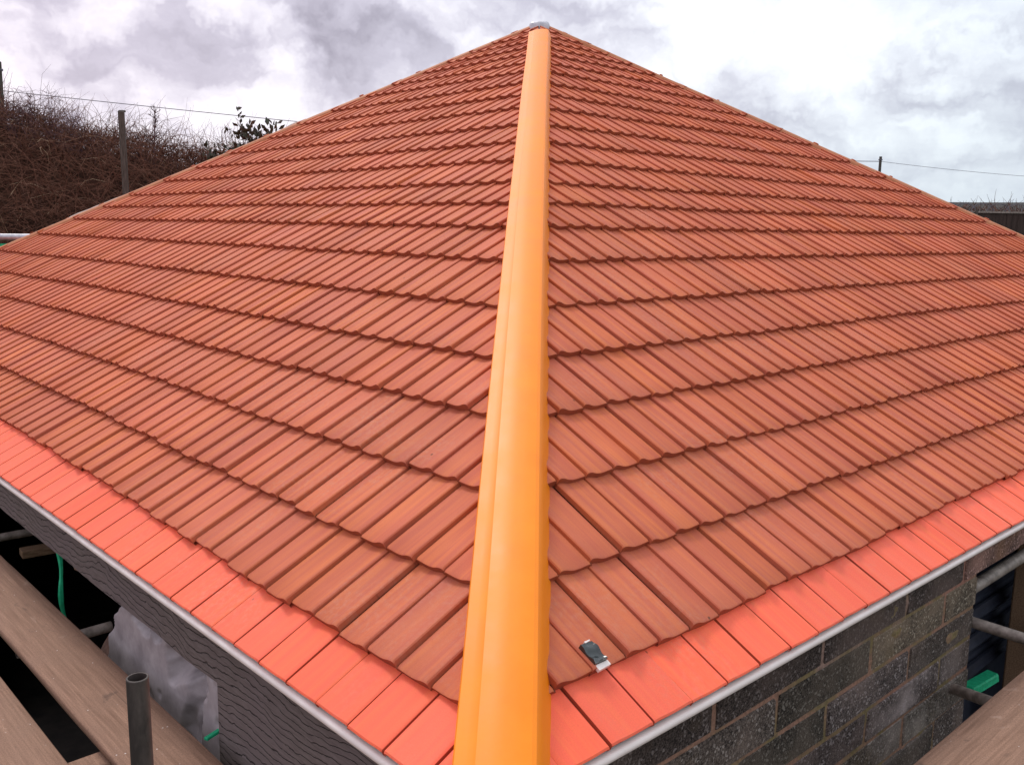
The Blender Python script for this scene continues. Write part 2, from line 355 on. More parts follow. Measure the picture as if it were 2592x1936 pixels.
def slope_mesh(O, A, IN, phase, k0, k1, prof, lift, seed, mirror=False, bow=0., near_right=False):
    rnd = random.Random(seed)
    TW = TWM if k0 else (.168 if near_right else TWE)
    if mirror: prof = [(1-u, h) for u, h in prof][::-1]
    O, A, IN = Vector(O), Vector(A), Vector(IN)
    US = IN*CA + Vector((0, 0, SA)); NN = -IN*SA + Vector((0, 0, CA))
    mb = MB(); mb.col = []; mb.uvs = []
    def P(x, s, h): return O + A*x + US*s + NN*h
    for ki in range(k0, k1):
        s0 = KS[ki]*G; s1 = KS[ki+1]*G; L = s1 - s0; sT = s1 + .07
        xlo = s0*CA; xhi = SD - s0*CA
        c0 = int(math.floor((xlo-phase)/TW)); c1 = int(math.ceil((xhi-phase)/TW))
        pair = None
        def coff(x):
            dd = min(1, max(0, ((SD-x) if near_right else x) - s0*CA)/5.5)
            bw = bow*dd*dd*(3-2*dd)*max(0, 1-ki/13) if ki else 0
            return bw + (.011*noise.noise(Vector((x*.55, ki*2.3, seed))) + .005*noise.noise(Vector((x*2.1, ki*5.3, seed))) if ki else 0)
        for ci in range(c0, c1):
            jx = rnd.uniform(-.0035, .0035); x0 = phase + ci*TW + jx
            wob = 0.0055 if ki else .0015
            dh = rnd.uniform(-wob, wob)*.6; ds = rnd.uniform(-.007, .006) if ki else rnd.uniform(-.002, .002)
            tw = rnd.uniform(-wob, wob); sk = rnd.uniform(-.003, .003)
            if ci % 2 == 0 or pair is None: pair = (rnd.random(), rnd.random()**1.5)
            tint = (min(1, max(0, pair[0]*.6+rnd.random()*.4)), min(1, pair[1]*.7+rnd.random()*.3), 0, 1)
            xs = [(x0+u*TW, u, h) for u, h in prof]
            xs = [q for q in xs if xlo < q[0] < xhi]
            def prof_at(x):
                u = (x-x0)/TW
                for (ua, ha), (ub, hb) in zip(prof, prof[1:]):
                    if ua <= u <= ub: return u, ha+(hb-ha)*(u-ua)/(ub-ua)
                return u, prof[0][1]
            for xe in (xlo+1e-4, xhi-1e-4):
                if xs and x0+prof[0][0]*TW < xe < x0+prof[-1][0]*TW: u, h = prof_at(xe); xs.append((xe, u, h))
            xs.sort()
            if len(xs) < 2: continue
            rows = [0, .02, .25, .55, .85, 1.0]
            grid = []; b = len(mb.v)
            for r in rows:
                for x, u, h in xs:
                    lim = min(x, SD-x)/CA
                    of = coff(x)
                    s = min(s0+ds+of + r*(sT-s0), max(lim, s0+1e-3))
                    rr = (s-s0)/(sT-s0)
                    hh = h*(1-.25*rr) + dh + tw*(u-.5)*(1-rr) + lift*(1-rr) + .003
                    if r == 0: hh -= .004                  # worn, rounded nose
                    mb.v.append(tuple(P(x+sk*rr, s, hh)))
            nx = len(xs)
            for j in range(len(rows)-1):
                for i in range(nx-1):
                    a = b+j*nx+i; mb.f.append((a, a+1, a+nx+1, a+nx))
                    um = (xs[i][1]+xs[i+1][1])/2; um = 1-um if mirror else um
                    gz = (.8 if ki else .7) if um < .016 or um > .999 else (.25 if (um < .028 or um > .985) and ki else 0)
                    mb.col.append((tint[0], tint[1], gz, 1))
                    for (q, jj) in ((i, j), (i+1, j), (i+1, j+1), (i, j+1)):
                        mb.uvs.append((xs[q][0]+ki*3.17, s0+rows[jj]*L+ki*1.3))
            # butt edge
            b2 = len(mb.v)
            for x, u, h in xs:
                hh = h + dh + tw*(u-.5) + lift - .001
                mb.v.append(tuple(P(x, s0+ds+coff(x), hh)))
            for x, u, h in xs: mb.v.append(tuple(P(x, s0+ds+coff(x)+.004, min(-.001, h) - (.002 if ki else -.006))))
            for i in range(nx-1):
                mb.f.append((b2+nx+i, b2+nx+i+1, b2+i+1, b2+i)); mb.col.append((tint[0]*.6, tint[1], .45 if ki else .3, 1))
                for q in range(4): mb.uvs.append((xs[i][0], s0+.01*q))
    return mb

ph_r = .10
ph_l = SD - 1.045
S4 = [((0, 0, 0), (1, 0, 0), (0, 1, 0), ph_r), ((0, SD, 0), (0, -1, 0), (1, 0, 0), ph_l),
      ((SD, 0, 0), (0, 1, 0), (-1, 0, 0), 0.), ((SD, SD, 0), (-1, 0, 0), (0, -1, 0), 0.)]
for i, (O, A, IN, ph) in enumerate(S4):
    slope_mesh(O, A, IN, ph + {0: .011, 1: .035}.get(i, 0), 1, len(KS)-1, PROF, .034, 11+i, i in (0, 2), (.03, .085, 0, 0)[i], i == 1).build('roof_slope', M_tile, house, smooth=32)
    slope_mesh(O, A, IN, ph, 0, 1, PROF_E, .018, 51+i, i in (0, 2), 0., i == 1).build('eaves_course', M_eave, house, smooth=32)
# deck under the tiles closes the roof from below
mb = MB()
d = .03
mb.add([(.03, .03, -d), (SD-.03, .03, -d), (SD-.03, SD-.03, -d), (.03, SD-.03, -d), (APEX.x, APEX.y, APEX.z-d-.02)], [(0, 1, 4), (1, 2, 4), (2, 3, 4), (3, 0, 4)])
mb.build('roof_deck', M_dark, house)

# hip caps
def hip_cap(corner, k_start, k_end, prof, name, material, wob, grow=0.):
    cx, cy = corner; sx = 1 if cx == 0 else -1; sy = 1 if cy == 0 else -1
    H = Vector((sx, sy, math.tan(AL))).normalized()
    Wd = Vector((sy, -sx, 0)).normalized() if sx == sy else Vector((1, 1, 0)).normalized()*(1 if sx > 0 else -1)
    U = H.cross(Wd); U = U if U.z > 0 else -U
    Lh = APEX.z/math.sin(math.asin(H.z)); 
    t0 = k_start*G*SA/H.z; t1 = k_end*G*SA/H.z
    O = Vector((cx, cy, 0)); mb = MB(); n = 40; vs = []; fs = []
    for j in range(n+1):
        t = t0 + (t1-t0)*j/n
        wo = noise.noise(Vector((t*.7, cx, 3)))*wob
        for (a, h) in prof: vs.append(O + H*t + Wd*(a*(1+(grow if a > 0 else 0))+wo+(grow*.06+.034*(1-j/n)**3 if grow else 0)) + U*(h + noise.noise(Vector((t*1.1, a*9, 8)))*wob*.6))
    m_ = len(prof)
    for j in range(n):
        for i in range(m_-1): fs.append((j*m_+i, j*m_+i+1, (j+1)*m_+i+1, (j+1)*m_+i))
    fs.append(tuple(range(m_))); fs.append(tuple(n*m_+i for i in range(m_)))
    mb.add(vs, fs); return mb.build(name, material, house, smooth=14 if grow else 40)
capP = [(-.114, -.062), (-.116, -.02), (-.116, .028), (-.112, .036), (-.104, .0385), (-.085, .044), (-.066, .050), (-.058, .0545), (-.050, .0565), (-.030, .0605), (-.010, .0640), (.010, .0655), (.030, .0662), (.052, .0655), (.068, .0625), (.078, .057), (.085, .046), (.091, .030), (.098, .005), (.106, -.03), (.114, -.066)]
hip_cap((0, 0), -.12, 20.5, capP, 'hip_cap', M_cap, .003, .16)
capQ = [(-.092, -.05), (-.088, -.008), (-.065, .018), (-.028, .031), (0, .034), (.028, .031), (.065, .018), (.088, -.008), (.092, -.05)]
for c in ((SD, 0), (0, SD), (SD, SD)): hip_cap(c, -.05, 21.5, capQ, 'hip_cap', M_capclay, .012)
# pale bedding mortar squeezed out beside the far hips
def bedding(corner, outward, k0, k1, name='mortar_bedding'):
    cx, cy = corner; sx = 1 if cx == 0 else -1; sy = 1 if cy == 0 else -1
    H = Vector((sx, sy, math.tan(AL))).normalized(); O = Vector((cx, cy, 0)); mb = MB(); pts = []; rad = []
    n = 26
    for j in range(n+1):
        t = (k0+(k1-k0)*j/n)*G*SA/H.z
        pts.append(O + H*t + Vector(outward)*(.075+.01*noise.noise(Vector((t*3, 1, 1)))) + Vector((0, 0, .035)))
        rad.append((.026+.014*noise.noise(Vector((t*5, 4, 2))))*math.sin(PI*min(max(j/n, .04), .96))**.4)
    mb.tube(pts, 0, 7, True, rad); mb.build(name, M_mortar, house, smooth=50)
bedding((0, SD), (.7071, .7071, 0), 7.2, 10.6); bedding((0, SD), (.7071, .7071, 0), 14.2, 15.4); bedding((SD, 0), (.7071, .7071, 0), 3.5, 6.2)

# apex cap: dressed lead saddle
mb = MB(); n1_, n2_ = 24, 7; vs = []; fs = []
for j in range(n2_):
    q = j/(n2_-1)
    for i in range(n1_):
        a = 2*PI*i/n1_ + PI/4
        k = 1/max(abs(math.cos(a-PI/4)), abs(math.sin(a-PI/4)))**.55
        prof_r = [.118, .122, .120, .110, .090, .055, .001][j]; prof_z = [-.095, -.06, -.01, .014, .026, .032, .034][j]
        wv_ = .006*math.sin(3*a+1)+.004*math.sin(7*a)
        vs.append(APEX + Vector((math.cos(a)*prof_r*k, math.sin(a)*prof_r*k, prof_z-.002+wv_*(1 if j < 3 else .4))))
for j in range(n2_-1):
    for i in range(n1_): fs.append((j*n1_+i, j*n1_+(i+1) % n1_, (j+1)*n1_+(i+1) % n1_, (j+1)*n1_+i))
mb.add(vs, fs); mb.build('apex_cap', M_lead, house, smooth=45)

# eaves trim: white rounded strip under the tile edge, mitred at the corner
def trim(O, A, OUT, L):
    O, A, OUT = Vector(O), Vector(A), Vector(OUT); mb = MB()
    pr = [(-.02, -.002), (.004, -.003), (.011, -.007), (.014, -.014), (.013, -.022), (.008, -.028), (-.004, -.032), (-.02, -.032)]
    vs = []; nseg = 60; fs = []
    for j in range(nseg+1):
        t = L*j/nseg
        for o, z in pr:
            tt = min(max(t, -o), L+o)
            wz_ = .0025*noise.noise(Vector((t*.9, O.x+3, 7)))
            vs.append(O + A*tt + OUT*(o+.002*noise.noise(Vector((t*.8, O.y, 2)))) + Vector((0, 0, z+wz_)))
    k = len(pr)
    for j in range(nseg):
        for i in range(k): fs.append((j*k+i, j*k+(i+1) % k, (j+1)*k+(i+1) % k, (j+1)*k+i))
    mb.add(vs, fs); mb.build('eaves_trim', M_white, house, smooth=50)
trim((0, 0, 0), (1, 0, 0), (0, -1, 0), SD); trim((0, 0, 0), (0, 1, 0), (-1, 0, 0), SD)
trim((SD, 0, 0), (0, 1, 0), (1, 0, 0), SD); trim((0, SD, 0), (1, 0, 0), (0, 1, 0), SD)

# walls. Left wall (facing -X): lintel band, corner pier; the opening runs from y = 1.5 to 5.4
def wavy_panel(mb, y0, y1, z0, z1, x0, th, bottom_wave):
    ny = max(2, int((y1-y0)/.05)); nz = max(2, int((z1-z0)/.04)); vs = []; fs = []
    for j in range(nz+1):
        for i in range(ny+1):
            y = y0+(y1-y0)*i/ny; z = z0+(z1-z0)*j/nz
            if j == 0: z += bottom_wave*noise.noise(Vector((y*3.1, 0, 5)))
            vs.append((x0 + .004*noise.noise(Vector((y*2, z*5, 1))), y, z))
    for j in range(nz):
        for i in range(ny): a = j*(ny+1)+i; fs.append((a, a+ny+1, a+ny+2, a+1))
    mb.add(vs, fs)
    b = len(mb.v)
    for i in range(ny+1): mb.v.append((x0+th, vs[i][1], vs[i][2]-.0))
    base = b-len(vs)
    for i in range(ny): mb.f.append((base+i, base+i+1, b+i+1, b+i))
    mb.add([(x0, y0, z0), (x0+th, y0, z0), (x0+th, y0, z1), (x0, y0, z1)], [(0, 1, 2, 3)])
    mb.add([(x0, y1, z0), (x0+th, y1, z0), (x0+th, y1, z1), (x0, y1, z1)], [(0, 3, 2, 1)])
    mb.add([(x0+th, y0, z0), (x0+th, y1, z0), (x0+th, y1, z1), (x0+th, y0, z1)], [(0, 1, 2, 3)])
mb = MB(); wavy_panel(mb, 1.497, 5.4, -.255, -.03, .06, .1, .008); mb.build('lintel', M_clad, house)
mb = MB(); wavy_panel(mb, .065, 1.495, -2.3, -.03, .058, .11, 0); mb.build('corner_pier', M_clad, house)
mb = MB(); wavy_panel(mb, 5.402, SD-.06, -2.3, -.03, .06, .1, 0); mb.build('wall', M_clad, house)
mb = MB()
mb.box((SD-.11, SD/2, -1.17), (.1, SD-.14, 2.26)); mb.box((SD/2, SD-.11, -1.17), (SD-.36, .1, 2.26))
mb.build('wall', M_clad, house, fix=False)

# block wall on the right (facing -Y)
rb = random.Random(5); mb = MB(); mb.col = []
rows_z = [(-.196, -.034), (-.354, -.213), (-.507, -.371), (-.662, -.524), (-.817, -.679)]
z = -.831
while z > -2.3: rows_z.append((z-.144, z)); z -= .155
for r, (z0, z1) in enumerate(rows_z):
    x = .062 if r != 0 else .062
    joints = {0: [.36, 1.05, 1.737, 2.42, 3.02, 3.72, 4.42, 5.1], 1: [.73, 1.43, 2.13, 2.83], 2: [.40, 1.09, 1.79, 2.49]}.get(0 if r == 0 else (1 if r % 2 else 2))
    end = 5.2 if r == 0 else 3.18
    xs_ = [.062]+[q for q in joints if q < end-.1]+[end]
    for a, c_ in zip(xs_, xs_[1:]):
        a2 = a+.011; c2 = c_-.011
        if a == .062: a2 = .062
        if c_ == end: c2 = end
        nf = len(mb.f)
        mb.box(((a2+c2)/2, .06+.055+rb.uniform(-.002, .002), (z0+z1)/2+rb.uniform(-.001, .001)), (c2-a2, .1, z1-z0), bev=.006, jit=.003)
        g = rb.uniform(.75, 1.35); tn = (g, g*rb.uniform(.94, 1.0), g*rb.uniform(.9, 1.), 1)
        if r == 0 and a > 2.9: tn = (2.1, 1.55, 1.45, 1)
        elif r == 0: tn = (.8, .75, .75, 1)
        elif r == 1 and a > 2.0: tn = (1.5, 1.45, 1.2, 1)
        mb.col += [tn]*(len(mb.f)-nf)
mb.build('block_wall', M_block, house)
# mortar bed: a sheet 4 mm behind the block faces, with smeared patches standing proud
mb = MB(); nx, nz = 260, 60; vs = []; fs = []
X0, X1, Z0, Z1 = .064, 3.176, -1.3, -.036
for j in range(nz+1):
    for i in range(nx+1):
        x = X0+(X1-X0)*i/nx; z = Z0+(Z1-Z0)*j/nz
        nn_ = noise.fractal(Vector((x*2.3, z*5.5, 2.1)), 1., 2., 4)
        fnn = noise.noise(Vector((x*40, z*40, 1)))
        vs.append((x, .0710 - .012*min(1, max(0, nn_*1.6-.62)) - .0016*fnn, z))
for j in range(nz):
    for i in range(nx): a = j*(nx+1)+i; fs.append((a, a+1, a+nx+2, a+nx+1))
mb.add(vs, fs)
mb.box((4.19, .118, -.116), (2.0, .08, .15)); mb.box((1.62, .118, -1.8), (3.1, .08, .99))
mb.build('mortar_joint', M_joint, house)
mb = MB(); mb.box((8.8, .11, -1.17), (7.2-.04, .1, 2.26)); mb.build('wall', M_clad, house, fix=False)
# floor and dividing partition inside
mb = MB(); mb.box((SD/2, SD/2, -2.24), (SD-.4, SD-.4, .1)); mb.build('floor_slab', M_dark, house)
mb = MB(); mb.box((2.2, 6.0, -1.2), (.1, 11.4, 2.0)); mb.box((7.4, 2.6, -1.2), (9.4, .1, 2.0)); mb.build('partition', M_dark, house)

# ------------------------------------------------------------------ black plastic packer on the tile
US = Vector((0, CA, SA)); NN = Vector((0, -SA, CA))
def RP(x, s, h): return Vector((x, 0, 0)) + US*s + NN*h
ob = empty('plastic_packer', RP(.64, .25, .05), 'small shiny black plastic packer with white ends on a tile beside the orange cap', 'packer')
rotp = Matrix((Vector((math.cos(.22), 0, 0)) + US*-.0, US, NN)).transposed()
mb = MB(); vs = []; fs = []; gx, gy = 8, 12
x0p, x1p, s0p, s1p = .578, .630, .216, .286
for j in range(gy+1):
    for i in range(gx+1):
        u, v = i/gx, j/gy
        rim = .006 if (i in (0, gx) or j in (0, gy)) else 0
        h = .046 + rim + .004*math.sin(v*9+u*2) + .002*noise.noise(Vector((u*4, v*5, 1)))
        if i in (0, gx) and False: h -= .02
        vs.append(RP(x0p+(x1p-x0p)*u + .012*(v-.5)*0, s0p+(s1p-s0p)*v, h))
for j in range(gy):
    for i in range(gx): a = j*(gx+1)+i; fs.append((a, a+1, a+gx+2, a+gx+1))
b0 = len(vs)
ring = [i for i in range(gx+1)] + [j*(gx+1)+gx for j in range(1, gy+1)] + [gy*(gx+1)+i for i in range(gx-1, -1, -1)] + [j*(gx+1) for j in range(gy-1, 0, -1)]
for q in ring: vs.append(Vector(vs[q]) - NN*.016)
for k in range(len(ring)): fs.append((ring[k], b0+k, b0+(k+1) % len(ring), ring[(k+1) % len(ring)]))
M_gloss = simple('glossy_black_plastic', (.018, .024, .024, 1), (.03, .038, .038, 1), .18, 30, .2, .002, .7)
mb.add(vs, fs); mb.build('shell', M_gloss, ob, smooth=50)
mb = MB(); 
for (sa, sb, xa, xb, hh) in ((.196, .215, .581, .633, .045), (.2865, .293, .603, .626, .048)):
    vs = []; mb = MB()
    for h in (hh-.012, hh):
        vs += [RP(xa, sa, h), RP(xb, sa+.003, h), RP(xb, sb, h), RP(xa, sb, h)]
    mb.add(vs, [(0, 3, 2, 1), (4, 5, 6, 7), (0, 1, 5, 4), (1, 2, 6, 5), (2, 3, 7, 6), (3, 0, 4, 7)])
    mb.build('end_strip', M_white, ob)

# ------------------------------------------------------------------ scaffold boards
def board(x0, x1, y0, y1, ztop, axis, label, seed, name='scaffold_board', th=.038):
    """axis 'y': long side along Y. Long board, slightly warped, with worn edges."""
    mb = MB(); W_ = x1-x0; L_ = y1-y0; ns = max(4, int(L_/.12)); r = .006
    cs = [(0, r), (r, 0), (W_*.25, 0), (W_*.5, 0), (W_*.75, 0), (W_-r, 0), (W_, r), (W_, th-r), (W_-r, th), (r, th), (0, th-r)]
    vs = []; fs = []
    for j in range(ns+1):
        y = L_*j/ns
        for i, (x, dz) in enumerate(cs):
            e = .0035*noise.noise(Vector((y*2.2, i*.7, seed))) ; wz_ = .004*noise.noise(Vector((y*.5, 1, seed)))
            nick = 0
            if i in (0, 1, 6, 5): nick = max(0, noise.noise(Vector((y*9, i, seed+4)))-.35)*.012
            px = x + (e if i in (0, 10) else 0) + (nick if i <= 1 else (-nick if i in (5, 6) else 0))
            pz = -dz + wz_ + .002*noise.noise(Vector((y*1.5, x*14, seed)))
            vs.append((px, y, pz))
    k = len(cs)
    for j in range(ns):
        for i in range(k): fs.append((j*k+i, (j+1)*k+i, (j+1)*k+(i+1) % k, j*k+(i+1) % k))
    fs.append(tuple(range(k))); fs.append(tuple(ns*k+i for i in range(k))[::-1])
    mb.add(vs, fs)
    o = mb.build(name, M_board, None, smooth=60)
    if axis == 'y': o.location = (x0, y0, ztop)
    else: o.rotation_euler = (0, 0, -PI/2); o.location = (y0, x1, ztop)   # here x0,x1 are the y range and y0,y1 the x range
    return tag(o, label, 'plank', 'scaffold boards around the house')
board(-.283, -.012, -2.2, 6.4, -.45, 'y', 'long brown scaffold board nearest the dark wavy wall, behind the upright tube', 3)
board(-.665, -.405, -2.2, 6.4, -.45, 'y', 'scaffold board cut off by the lower left corner, outside the wide dark gap', 8)
board(-.540, -.268, -2.2, 8.4, -.45, 'x', 'brown scaffold board in the lower right corner beside the block wall', 15)

def tubeobj(p0, p1, r, material, label, name='scaffold_tube', hollow=None, group='scaffold tubes', cat='tube'):
    p0, p1 = Vector(p0), Vector(p1); n = 28; mb = MB()
    t = (p1-p0).normalized(); a = (Vector((0, 0, 1)) if abs(t.z) < .9 else Vector((1, 0, 0))); a = (a-t*a.dot(t)).normalized(); c = t.cross(a)
    root = empty(name, p0 if p0.z < p1.z else p1, label, cat, group)
    ri = r*.84; ch = r*.06
    rings = [(p0, ri), (p0, r-ch), (p0+t*ch, r)] + [(p0+(p1-p0)*q, r) for q in (.25, .5, .75)] + [(p1-t*ch, r), (p1, r-ch), (p1, ri)]
    vs = [P_ + a*math.cos(2*PI*k/n)*R_ + c*math.sin(2*PI*k/n)*R_ for P_, R_ in rings for k in range(n)]
    fs = [(j*n+k, j*n+(k+1) % n, (j+1)*n+(k+1) % n, (j+1)*n+k) for j in range(len(rings)-1) for k in range(n)]
    mb.add(vs, fs); mb.build('tube_wall', material, root, smooth=40)
    mb = MB(); rings = [(p0, ri), (p0+(p1-p0)*.5, ri), (p1, ri)]
    vs = [P_ + a*math.cos(2*PI*k/n)*R_ + c*math.sin(2*PI*k/n)*R_ for P_, R_ in rings for k in range(n)]
    fs = [(j*n+k, (j+1)*n+k, (j+1)*n+(k+1) % n, j*n+(k+1) % n) for j in range(2) for k in range(n)]
    mb.add(vs, fs); mb.build('bore', M_tubeI, root, smooth=40)
    return root
tubeobj((-.683, .185, -2.3), (-.692, .195, .525), .0205, M_tubeD, 'dark upright scaffold tube with an open top, standing in front of the long brown board')
tubeobj((-.262, 2.815, -.515), (.15, 2.815, -.508), .024, M_tubeG, 'short scaffold tube end poking out from under the long board, beside the grey sheet')
tubeobj((-.262, 4.55, -.515), (.42, 4.50, -.508), .024, M_tubeG, 'scaffold tube at the left picture edge, ending under the wavy lintel')
tubeobj((3.0, .068, -.72), (2.55, -.62, -.50), .026, M_tubeG, 'rusty scaffold tube coming out of the block wall above the lower right board')
tubeobj((3.23, .10, -.465), (3.33, -.62, -.515), .027, M_tubeG, 'scaffold tube sloping right from the end of the block wall, above the dark ribbed sheets')
tubeobj((3.15, .20, -.40), (5.2, .12, -.31), .032, M_tubeG, 'thick scaffold tube rising to the right just under the concrete lintel')
tubeobj((-2.5, 13.4, 1.13), (6.6, 13.4, 1.13), .05, M_tubeL, 'pale guard rail tube beyond the left hip at the picture edge', 'guard_rail', group=None, cat='rail')
for x_ in (2.05,):
    tubeobj((x_, 13.47, -2.3), (x_, 13.47, 1.16), .024, M_tubeL, 'upright tube carrying the pale guard rail behind the house', 'guard_rail_post', group=None, cat='rail post')
mb = MB()
mb.box((.9, 13.36, .87), (6.0, .004, .34)); tag(mb.build('debris_net', M_green, loc=(.9, 13.36, .7)), 'green debris netting hung below the pale guard rail at the left edge', 'netting')
# cross timber under the boards at the front gap
mb = MB(); mb.box((-.37, 1.70, -.5375), (.68, .11, .085), bev=.012, jit=.004)
tag(mb.build('timber_batten', M_board, loc=(-.33, 1.70, -.58)), 'rounded wood batten crossing under the boards at the end of the dark gap', 'batten')
# green cord
mb = MB(); pts = [(.10+.01*math.sin(i*.7), 3.40-.008*i, -.24-.045*i) for i in range(13)]
mb.tube(pts, .010, 6, True, [.012+.003*math.sin(i*1.3) for i in range(13)])
tag(mb.build('green_twine', M_green, loc=(.1, 3.35, -.8)), 'green cord hanging down from the wavy lintel in the dark opening', 'cord', 'green cords')
mb = MB(); mb.box((.045, 1.515, -.452), (.075, .018, .012), rot=Matrix.Rotation(.35, 3, 'Z'), bev=.002)
tag(mb.build('green_twine', M_green, loc=(.045, 1.515, -.458)), 'short green cord end lying beside the corner pier', 'cord', 'green cords')

# grey sheet bundled in the left opening
mb = MB(); nu, nv = 130, 90; vs = []; fs = []
for j in range(nv+1):
    v = j/nv; z = -.20-.75*v
    edge = 2.30 + .46*math.sqrt(max(0, 1-(1-min(1, v*1.5))**2))
    for i in range(nu+1):
        u = i/nu; y = 1.42+(edge-1.42)*u
        f = noise.fractal(Vector((y*2.1, z*2.3, .6)), 1., 2., 3)
        rid = 1-abs(noise.noise(Vector((y*3.6+z*1.8, z*1.6-y*.7, 3.3))))*2
        rid2 = 1-abs(noise.noise(Vector((y*8-z*5, z*6.5, 9.3))))*2; rid3 = 1-abs(noise.noise(Vector((y*14+z*9, z*12, 2.3))))*2
        x = .185 - .03*f - .10*rid**1 - .045*rid2 - .016*rid3 - .05*math.sin(PI*min(1, v*1.1))*math.sin(PI*u)**.6
        x += .25*max(0, (u-.86)/.14)**2
        hole = math.exp(-(((y-1.74)/.13)**2+((z+.33)/.06)**2))
        x += .13*hole
        x = max(x, .07) if v < .55 else x
        vs.append((x, y+.03*rid*v, z+.012*rid2))
for j in range(nv):
    for i in range(nu): a = j*(nu+1)+i; fs.append((a, a+1, a+nu+2, a+nu+1))
mb.add(vs, fs)
tag(mb.build('plastic_sheet', M_tarp, smooth=80, loc=(.15, 1.95, -.95)), 'crumpled grey plastic sheet bundled in the opening behind the long board', 'sheet')
# seam flap of the sheet is part of it; the brown sack beside it
mb = MB(); vs = []; fs = []; a1, a2 = 20, 12
for j in range(a2+1):
    th = PI*j/a2
    for i in range(a1):
        p_ = 2*PI*i/a1; r_ = 1+.18*noise.noise(Vector((math.cos(p_)*1.6, math.sin(p_)*1.6, th*1.3)))
        vs.append((.26+.16*math.sin(th)*math.cos(p_)*r_, 2.86+.22*math.sin(th)*math.sin(p_)*r_, -.78+.20*math.cos(th)*r_))
for j in range(a2):
    for i in range(a1): fs.append((j*a1+i, (j+1)*a1+i, (j+1)*a1+(i+1) % a1, j*a1+(i+1) % a1))
mb.add(vs, fs); tag(mb.build('sack', M_sack, smooth=80, loc=(.26, 2.86, -.98)), 'rounded brown sack slumped beside the grey plastic sheet', 'sack')
# packing under sack/sheet: inner trestle
for i, (y_, z_, r_) in enumerate(((3.6, -.42, .2), (4.4, -.62, -.1))):
    mb = MB(); mb.box((.95, y_, z_), (1.5, .1, .045), rot=Matrix.Rotation(r_, 3, 'Z'), bev=.004)
    tag(mb.build('timber_plank', M_timber, loc=(.95, y_, z_)), ['dim timber plank lying inside the opening nearer the green cord', 'dim timber plank lying deeper in the opening behind the green cord'][i], 'plank', 'planks inside the opening')

# things in the right-hand opening
root = empty('ribbed_sheet_stack', (4.6, .5, -2.2), 'stack of dark blue-black ribbed plastic sheets in the right-hand opening', 'sheets')
for k, z_ in enumerate((-.80, -.98, -1.17)):
    mb = MB(); pr = [(-.45, 0), (-.3, 0), (-.27, .03), (-.12, .03), (-.09, 0), (.09, 0), (.12, .03), (.27, .03), (.3, 0), (.45, 0)]
    vs = []; 
    for dx in (-.75, .75):
        for y_, h_ in pr: vs.append((4.75+dx+.03*k, .62+y_*.35, z_+y_*.25+h_))
    q = len(pr); mb.add(vs, [(i, i+1, q+i+1, q+i) for i in range(q-1)])
    mb.box((4.75+.03*k, .49, z_-.10), (1.5, .02, .09)); mb.build('ribbed_sheet', M_black, root)
mb = MB(); mb.box((4.75, .70, -1.75), (1.4, .3, .95)); mb.build('crate_base', M_black, root)
mb = MB(); mb.box((4.25, .36, -1.235), (.40, .08, .06), rot=Matrix.Rotation(.1, 3, 'Y'), bev=.01, jit=.004)
tag(mb.build('green_strap', M_green, loc=(4.27, .36, -1.28)), 'bright green strip across the dark sheets in the right-hand opening', 'strap')
mb = MB(); mb.box((4.83, .30, -1.28), (.26, .16, 1.96), bev=.008, jit=.004)
tag(mb.build('timber_post', M_timber, loc=(4.83, .30, -2.26)), 'brown timber post standing in the right-hand opening at the picture edge', 'post')
mb = MB(); mb.box((4.74, .17, -.985), (.34, .09, .09), bev=.006, jit=.003)
tag(mb.build('wood_block', M_board, loc=(4.74, .17, -1.03)), 'pale sawn wood block fixed to the timber post in the right-hand opening', 'wood block')

# ------------------------------------------------------------------ ground, hills
m, n, b = mat('rough_ground', .95, .1); M_ground = m
oc = n.n('ShaderNodeTexCoord').outputs['Object']
g1 = n.n('ShaderNodeTexNoise', {'Vector': oc, 'Scale': .6, 'Detail': 8., 'Roughness': .6}).outputs[0]
g2 = n.n('ShaderNodeTexNoise', {'Vector': oc, 'Scale': 14., 'Detail': 5., 'Roughness': .7}).outputs[0]
c = n.ramp(g1, [(.35, (.055, .042, .030, 1)), (.5, (.075, .065, .035, 1)), (.65, (.06, .075, .03, 1))])
c = n.mix(n.math('MULTIPLY', g2, .5), c, (.03, .022, .017, 1)); lk(n, c, b.inputs['Base Color']); bump(n, b, g2, .7, .05)
mb = MB(); vs = []; fs = []
cs = [-3000, -1200, -500, -200, -90, -50] + [-40+4*i for i in range(21)] + [50, 90, 200, 500, 1200, 3000]
for y in cs:
    for x in cs:
        r_ = math.hypot(x-6, y-6)
        zz = -2.3 + (1.8*min(1, max(0, (r_-14)/12)) if x-y > 4 else 0)*min(1, max(0, (x-y-4)/8))
        vs.append((x+6, y+6, zz + (.15*noise.noise(Vector((x*.1, y*.1, 0))) if r_ > 14 else 0)))
q = len(cs)
for j in range(q-1):
    for i in range(q-1): a = j*q+i; fs.append((a, a+1, a+q+1, a+q))
mb.add(vs, fs); tag(mb.build('ground', M_ground), kind='structure')
